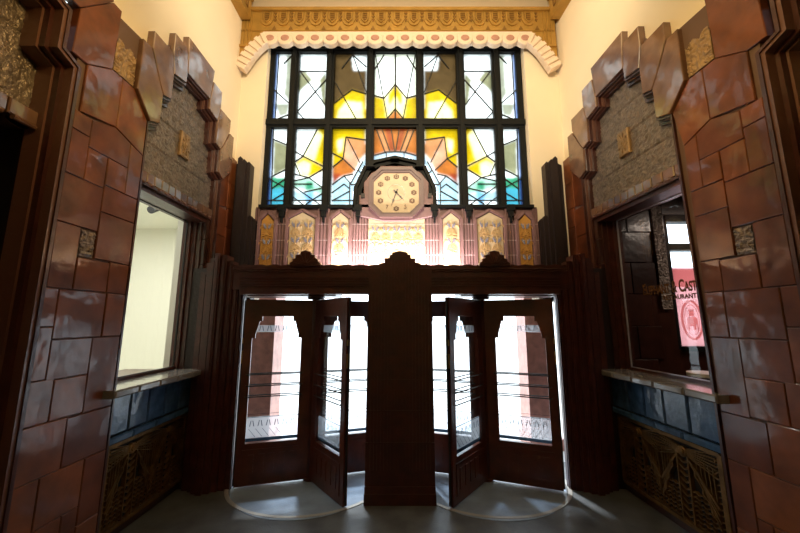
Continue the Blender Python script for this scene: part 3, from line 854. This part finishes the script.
b.prism([(-.345,0),(.345,0),(.335,2.12),(.335,2.30),(.20,2.30),(.20,2.365),(.165,2.365),(.165,2.415),(.115,2.415),(.115,2.455),(.085,2.455),(.085,2.475),(0,2.495),(-.085,2.475),(-.085,2.455),(-.115,2.455),(-.115,2.415),(-.165,2.415),(-.165,2.365),(-.20,2.365),(-.20,2.30),(-.335,2.30),(-.335,2.12)],-.34,0,m)
pier=b.build('central_pier',WOOD,scr)
b=B()
for i in range(19):
    x=-.306+i*.034;t=2.05 if abs(x)>.21 else (2.30 if abs(x)>.12 else 2.40)
    b.box(x-.010,x+.010,YP-.014,YP,.30,t)
b.box(-.35,.35,YP-.03,YP,0,.10);b.box(-.345,.345,YP-.02,YP,.10,.16)
for z in (.55,.85,1.15,1.75): b.box(-.34,.34,YP-.017,YP-.0,z,z+.012)
for k in range(5):
    zc=1.86-k*.05;b.prism([(-.05,zc),(0,zc-.05),(.05,zc),(.05,zc+.025),(0,zc-.025),(-.05,zc+.025)],0,.026,m)
b.build('reeding',WOOD,pier)
b=B();b.box(-2.1,2.1,3.97,4.44,2.20,2.30);b.build('ledge',WOOD,scr)
b=B();b.box(-2.6,2.6,4.45,5.02,2.21,2.45);struct(b.build('trim_5',STONE),'canopy slab outside over the revolving doors')

# ================================================================ REVOLVING DOORS
def prismw(b,pts,t0,t1): b.prism(pts,t0,t1,lambda u,v,d:(u,d,v),ch=0)
def wing_parts(mw,parent,first):
    # local: x radial, y thickness, z up
    def put(bb,name,mat,par,sm=False):
        bb.f=lambda x,y,z: tuple(mw@Vector((x,y,z)));
        return bb
    f=lambda x,y,z: tuple(mw@Vector((x,y,z)))
    R0,R1,G0,G1,ZB,ZT=.035,.775,.155,.69,.44,1.80
    b=B(f);T=.024
    b.box(R0,G0,-T,T,.02,1.99);b.box(G1,R1,-T,T,.02,1.99);b.box(G0,G1,-T,T,.02,ZB);b.box(G0,G1,-T,T,ZT,1.99)
    for sg,g in ((1,G0),(-1,G1)):
        prismw(b,[(g,ZT),(g,1.555),(g+sg*.035,1.555),(g+sg*.035,1.60),(g+sg*.075,1.745),(g+sg*.10,1.745),(g+sg*.10,ZT)],-T,T)
    # raised mouldings on the rail
    for s_ in (-1,1):
        b.box(G0-.02,G1+.02,s_*T,s_*(T+.008),.09,.38) if s_>0 else b.box(G0-.02,G1+.02,-(T+.008),-T,.09,.38)
        for k in range(5):
            y0,y1=(T,T+.014) if s_>0 else (-(T+.014),-T)
            b.box(G0+.02+k*.105,G0+.08+k*.105,y0,y1,.14,.33)
    w=b.build('wing',WOOD2,parent)
    b=B(f);b.quad((G0,0,ZB),(G1,0,ZB),(G1,0,ZT),(G0,0,ZT));b.build('glass',CLEAR,w)
    for z in (.925,1.04,1.16):
        b=B(f)
        for s_ in (-1,1):
            b.tube([(G0-.03,s_*.03,z),(G0-.03,s_*.05,z),(G1+.03,s_*.05,z),(G1+.03,s_*.03,z)],.0065,8)
        b.build('push_bar',BRASS if z>1 and 0 else CHARC,w,True)
    # etched bands
    b=B(f);b2=B(f)
    b.quad((G0+.05,.006,1.62),(G1-.05,.006,1.62),(G1-.05,.006,1.70),(G0+.05,.006,1.70));b.quad((G0,.006,ZB+.03),(G1,.006,ZB+.03),(G1,.006,ZB+.27),(G0,.006,ZB+.27))
    for x_,z0_ in [(G0+.10+i*.085,1.635) for i in range(5)]+[(G0+.055+i*.085,.61) for i in range(6)]:
        for sg in (-1,1):
            b2.prism([(x_+sg*.005,z0_+.06),(x_+sg*.013,z0_+.06),(x_+sg*.026,z0_),(x_+sg*.017,z0_)],.009,.010,lambda u,v,d:(u,d,v))
    b2.box(G0,G1,.009,.010,.70,.706);b2.box(G0,G1,.009,.010,.735,.738);b2.box(G0,G1,.009,.010,.455,.49)
    for k in range(7):
        b2.bar((G0+.02+k*.07,.50),(G0+.09+k*.07,.585),.004,.009,.010,lambda u,v,d:(u,d,v))
    b.build('etched_band',ETCH,w);b2.build('etched_motif',ETCH_D,w)
    b=B(f);b.box(R1,R1+.012,-.018,.018,1.50,1.56);b.box(R1,R1+.012,-.018,.018,1.28,1.42);b.build('edge_plate',BRASS,w)
    b=B(f);b.box(R1-.002,R1+.016,-.006,.006,.03,1.98);b.build('weather_strip',CHARC,w)
    return w
for sg in (-1,1):
    c=Vector((-1.01,4.14,0)) if sg<0 else Vector((.97,4.13,0))
    angs=[196,309,18,98] if sg<0 else [-21,231,162,82]
    rd=tag(empty('revolving_door',c),'%s-hand dark wood revolving door with etched glass wings'%('left' if sg<0 else 'right'),'revolving door','pair of revolving doors under the screen')
    for i,a in enumerate(angs):
        wing_parts(Matrix.Translation(c)@Matrix.Rotation(math.radians(a),4,'Z'),rd,i==0)
    b=B();b.tube([(c.x,c.y,.01),(c.x,c.y,2.05)],.045,16);b.tube([(c.x,c.y,2.0),(c.x,c.y,2.06)],.10,16);b.tube([(c.x,c.y,.004),(c.x,c.y,.03)],.07,16)
    b.build('shaft',WOOD,rd)
    b=B();b.prism([(c.x+.80*math.cos(t*PI/32),c.y+.80*math.sin(t*PI/32)) for t in range(64)],.001,.004,lambda u,v,d:(u,v,d))
    b.build('turntable_floor',FLOORD,rd)
    # outer half circle of curb on the lobby floor
    b=B()
    for t in range(64):
        a0,a1=t*PI/32,(t+1)*PI/32
        q=[(c.x+r*math.cos(a),c.y+r*math.sin(a)*.88) for r,a in ((.83,a0),(.87,a0),(.87,a1),(.83,a1))]
        if q[0][1]>3.9 and False: continue
        b.prism(q,.001,.006,lambda u,v,d:(u,v,d))
    b.build('floor_ring',RING,rd)
    b=B();P=[(c.x+.92*math.cos(t*PI/24),c.y+.86*math.sin(t*PI/24)) for t in range(48)]
    P=[(x if sg*(x-c.x)>-.26 else c.x-sg*.26,max(3.99,min(y,4.43))) for x,y in P]
    Q=[];[Q.append(p) for p in P if not Q or (Vector(p)-Vector(Q[-1])).length>.01]
    b.prism(Q,2.035,2.10,lambda u,v,d:(u,v,d));b.build('drum_ceiling',WOOD,rd)

# ================================================================ FLOOR, CEILING, OUTSIDE
b=B();b.box(-2.75,3.1,-3.2,4.62,-.1,0);struct(b.build('floor',FLOORM),'dark polished terrazzo lobby floor')
b=B();b.box(-2.9,3.1,-3.2,4.8,6.36,6.5);struct(b.build('ceiling',CEIL),'cream ceiling')
b=B();b.box(-2.9,3.2,-3.2,-3.0,0,6.5);struct(b.build('wall_front',PLASTER),'wall behind the viewer')
b=B();b.box(-30,30,4.62,60,-.14,-.03);struct(b.build('trim_6',PAVE),'pale pavement outside the doors')
for sg in (-1,1):
    b=B();x0,x1=sorted((sg*1.84,sg*2.26));b.box(x0,x1,5.1,5.5,-.03,2.21);b.box(x0-.03,x1+.03,5.07,5.53,-.03,.12)
    tag(b.build('granite_pillar',GRANITE),'reddish granite pillar outside seen through the %s revolving door'%('left' if sg<0 else 'right'),'pillar')

# ---- room behind the left window
b=B()
b.box(-6.0,-5.9,1.0,8.0,0,3.6);b.box(-6.0,-5.36,6.4,6.5,0,3.6);b.box(-5.12,-2.56,6.4,6.5,0,3.6);b.box(-5.36,-5.12,6.4,6.5,0,.55);b.box(-5.36,-5.12,6.4,6.5,2.9,3.6);b.box(-6.0,-2.56,1.0,1.1,0,3.6);b.box(-6.0,-2.56,1.0,6.5,3.5,3.6);b.box(-6.0,-2.56,1,6.5,-.1,0);b.box(-2.75,-2.56,2.32,2.8,0,3.5);b.box(-2.75,-2.56,4.1,6.5,0,3.5)
struct(b.build('wall_side_room',WHITEW),'pale cream wall of the room behind the left window')
b=B();b.box(-3.1,-2.56,2.9,4.0,1.17,1.21);b.box(-3.1,-3.05,2.9,4.0,0,1.17);tag(b.build('counter',WOOD2),'brown wooden counter inside behind the left window','counter')
spot=tag(empty('track_spotlight',(-3.6,4.85,3.4)),'small dark spotlight on the ceiling behind the left window','spotlight')
b=B();b.tube([(-3.6,4.85,3.5),(-3.6,4.85,3.38)],.012,8);b.build('stem',CHARC,spot)
b=B();b.tube([(-3.6,4.9,3.40),(-3.6,4.75,3.33)],[.035,.055],12);b.build('lamp_head',CHARC,spot)

# ---- restaurant behind the right window
b=B()
b.box(2.62,3.62,4.55,4.75,0,3.6);b.box(4.75,7,4.55,4.75,0,3.6);b.box(3.62,4.75,4.55,4.75,0,1.38);b.box(3.42,4.75,4.55,4.75,3.2,3.6)
b.box(2.6,7,1.2,4.7,3.5,3.6);b.box(7,7.1,1.2,4.7,0,3.6);b.box(2.6,7,1.1,1.2,0,3.6);b.box(2.6,7,1.2,4.62,-.1,0);b.box(2.68,2.80,2.32,2.6,0,3.5);b.box(2.58,2.7,4.1,4.7,0,3.5)
rw=struct(b.build('wall_restaurant',TILE_DK),'dark wall of the restaurant behind the right window')
b=B()
rnd=random.Random(5)
m=XZ(4.55)
for k in range(8):
    z=k*.42
    for i in range(2):
        x0=2.66+i*.33+(0.1 if k%2 else 0);b.tone=rnd.random();b.prism(R(x0+.004,x0+.326,z+.004,z+.416),0,.03,m,ch=.006)
b.build('restaurant_tiles',TILE_DK,rw)
b=B();g_=lambda s,y,z:(y,4.52-(.1-s)*1.0,z)
b.f=g_;relief_grid(b,3.44,3.58,1.9,3.3,.014,.09,3.40,lambda y,z:True);b.build('carved_strip',RELIEF,rw)
b=B();b.box(3.62,3.67,4.56,4.70,1.38,3.2);b.box(4.68,4.75,4.56,4.70,1.38,3.2);b.box(3.64,4.75,4.56,4.70,2.70,2.79);b.box(3.64,4.75,4.56,4.70,3.1,3.2);b.box(3.66,4.75,4.5,4.70,1.36,1.42)
w4=struct(b.build('window_4',FRAME),'street window at the back of the restaurant')
b=B();b.quad((3.68,4.63,1.42),(4.68,4.63,1.42),(4.68,4.63,3.1),(3.68,4.63,3.1));b.build('pane',CLEAR,w4)
post=tag(empty('window_poster',(3.9,4.6,1.5)),'pink poster with white oval crest hung in the restaurant street window','poster')
b=B();b.box(3.70,4.40,4.60,4.604,1.40,2.46);b.build('poster_sheet',POSTERT,post)
b=B();m=XZ(4.598)
b.band([(3.88+.13*math.cos(t*PI/16),1.76+.25*math.sin(t*PI/16)) for t in range(32)],.03,0,.003,m,True)
b.band([(3.88+.095*math.cos(t*PI/16),1.76+.20*math.sin(t*PI/16)) for t in range(32)],.006,0,.003,m,True)
# elephant carrying a castle tower, outline emblem
E=[(-.08,-.12),(-.05,-.12),(-.05,-.07),(.02,-.07),(.02,-.12),(.05,-.12),(.055,-.05),(.07,-.05),(.075,-.13),(.09,-.13),(.09,.02),(.06,.05),(-.06,.05),(-.085,.02)]
b.prism([(3.88+x*.8,1.75+z) for x,z in E],0,.003,m)
E=[(-.035,.06),(.035,.06),(.035,.15),(.018,.15),(.018,.13),(.008,.13),(.008,.15),(-.008,.15),(-.008,.13),(-.018,.13),(-.018,.15),(-.035,.15)]
b.prism([(3.88+x*.9,1.75+z) for x,z in E],0,.003,m)
b.build('poster_crest',POSTERW,post)
b=B();b.box(3.70,4.40,4.592,4.598,2.20,2.44);b.build('poster_stripe',POSTERW,post)
tb=tag(empty('bistro_table',(3.12,3.55,0)),'round white table top just inside the right window','table')
b=B();b.tube([(3.14,3.62,1.19),(3.14,3.62,1.225)],.17,32);b.build('tabletop',TABLE,tb)
b=B();b.tube([(3.14,3.62,.0),(3.14,3.62,.04),(3.14,3.62,.05),(3.14,3.62,1.19)],[.17,.15,.03,.03],16);b.build('pedestal',CHARC,tb)
# gilt lettering on the right-hand glass
w3=bpy.data.objects['window_3']
def wallM(y,z,s,sc=1):
    p=Vector(FR(s,y,z));q=Vector(FR(s,y-.1,z));ex=(q-p).normalized();ez=Vector((0,0,1));ey=ez
    n=ex.cross(ez)
    M=Matrix((( ex.x,ez.x,n.x,p.x),(ex.y,ez.y,n.y,p.y),(ex.z,ez.z,n.z,p.z),(0,0,0,1)));return M
text('Elephant & Castle',.155,GILT,wallM(3.30,2.06,.249),'lettering',w3,.001,caps=True,sx=.565,bold=.004)
text('RESTAURANT',.058,GILT,wallM(3.22,1.965,.249),'lettering',w3,.001,sx=1.0,bold=.002)

# ================================================================ LIGHTS
def area(loc,rot,sx,sy,e,col,name):
    l=bpy.data.lights.new(name,'AREA');l.shape='RECTANGLE';l.size=sx;l.size_y=sy;l.energy=e;l.color=col
    o=bpy.data.objects.new(name,l);COL.objects.link(o);o.location=loc;o.rotation_euler=rot;return o
area((0,1.4,6.2),(0,0,0),1.0,1.0,16,(1,.62,.25),'ceiling_light')
def spot_l(loc,d,e,ang,col,name,size=.4,bl=.6):
    l=bpy.data.lights.new(name,'SPOT');l.energy=e;l.spot_size=math.radians(ang);l.spot_blend=bl;l.color=col;l.shadow_soft_size=size
    o=bpy.data.objects.new(name,l);COL.objects.link(o);o.location=loc;o.rotation_euler=Vector(d).to_track_quat('-Z','Y').to_euler()
spot_l((0,.9,5.0),(0,1,.30),620,125,(1,.82,.55),'upper_wall_fill')  # added fill for the upper walls and cornice, no visible fixture
for sg in (-1,1): spot_l((sg*.3,1.5,4.4),(sg*1.95,.95,-.85),130,58,(1,.66,.22),'amber_tile_fill',.3,1)  # added amber spots that warm the upper pilaster tiles, without a fixture
area((-.05,4.15,2.40),(math.radians(125),0,0),1.7,.1,52,(1,.88,.86),'ledge_light')
area((-.05,4.0,5.4),(math.radians(60),0,0),.01,.01,0,(1,1,1),'spare_light')
area((-4.2,4.0,3.45),(0,0,0),1.5,2,100,(1,.98,.92),'side_room_light')
area((4.6,3.2,3.4),(0,0,0),.8,.8,25,(1,.8,.65),'restaurant_light')
sun=bpy.data.lights.new('sun','SUN');sun.energy=7.0;sun.angle=.10;sun.color=(.9,.95,1)
so=bpy.data.objects.new('sun',sun);COL.objects.link(so);so.rotation_euler=Vector((.33,-1,-1.45)).to_track_quat('-Z','Y').to_euler()
w=bpy.data.worlds.new('world');scn.world=w;w.use_nodes=True
bg=w.node_tree.nodes['Background'];bg.inputs[0].default_value=(.80,.91,1,1);bg.inputs[1].default_value=4.4

# ================================================================ CAMERA
cam=bpy.data.cameras.new('camera');co=bpy.data.objects.new('camera',cam);COL.objects.link(co)
cam.sensor_width=36;cam.lens=342/800*36;cam.clip_start=.05
co.location=(0,0,1.75);co.rotation_euler=(math.radians(99),0,0)
scn.camera=co
scn.view_settings.view_transform='Standard';scn.view_settings.look='None'
scn.view_settings.exposure=0
bpy.data.objects.remove(bpy.data.objects['spare_light'])
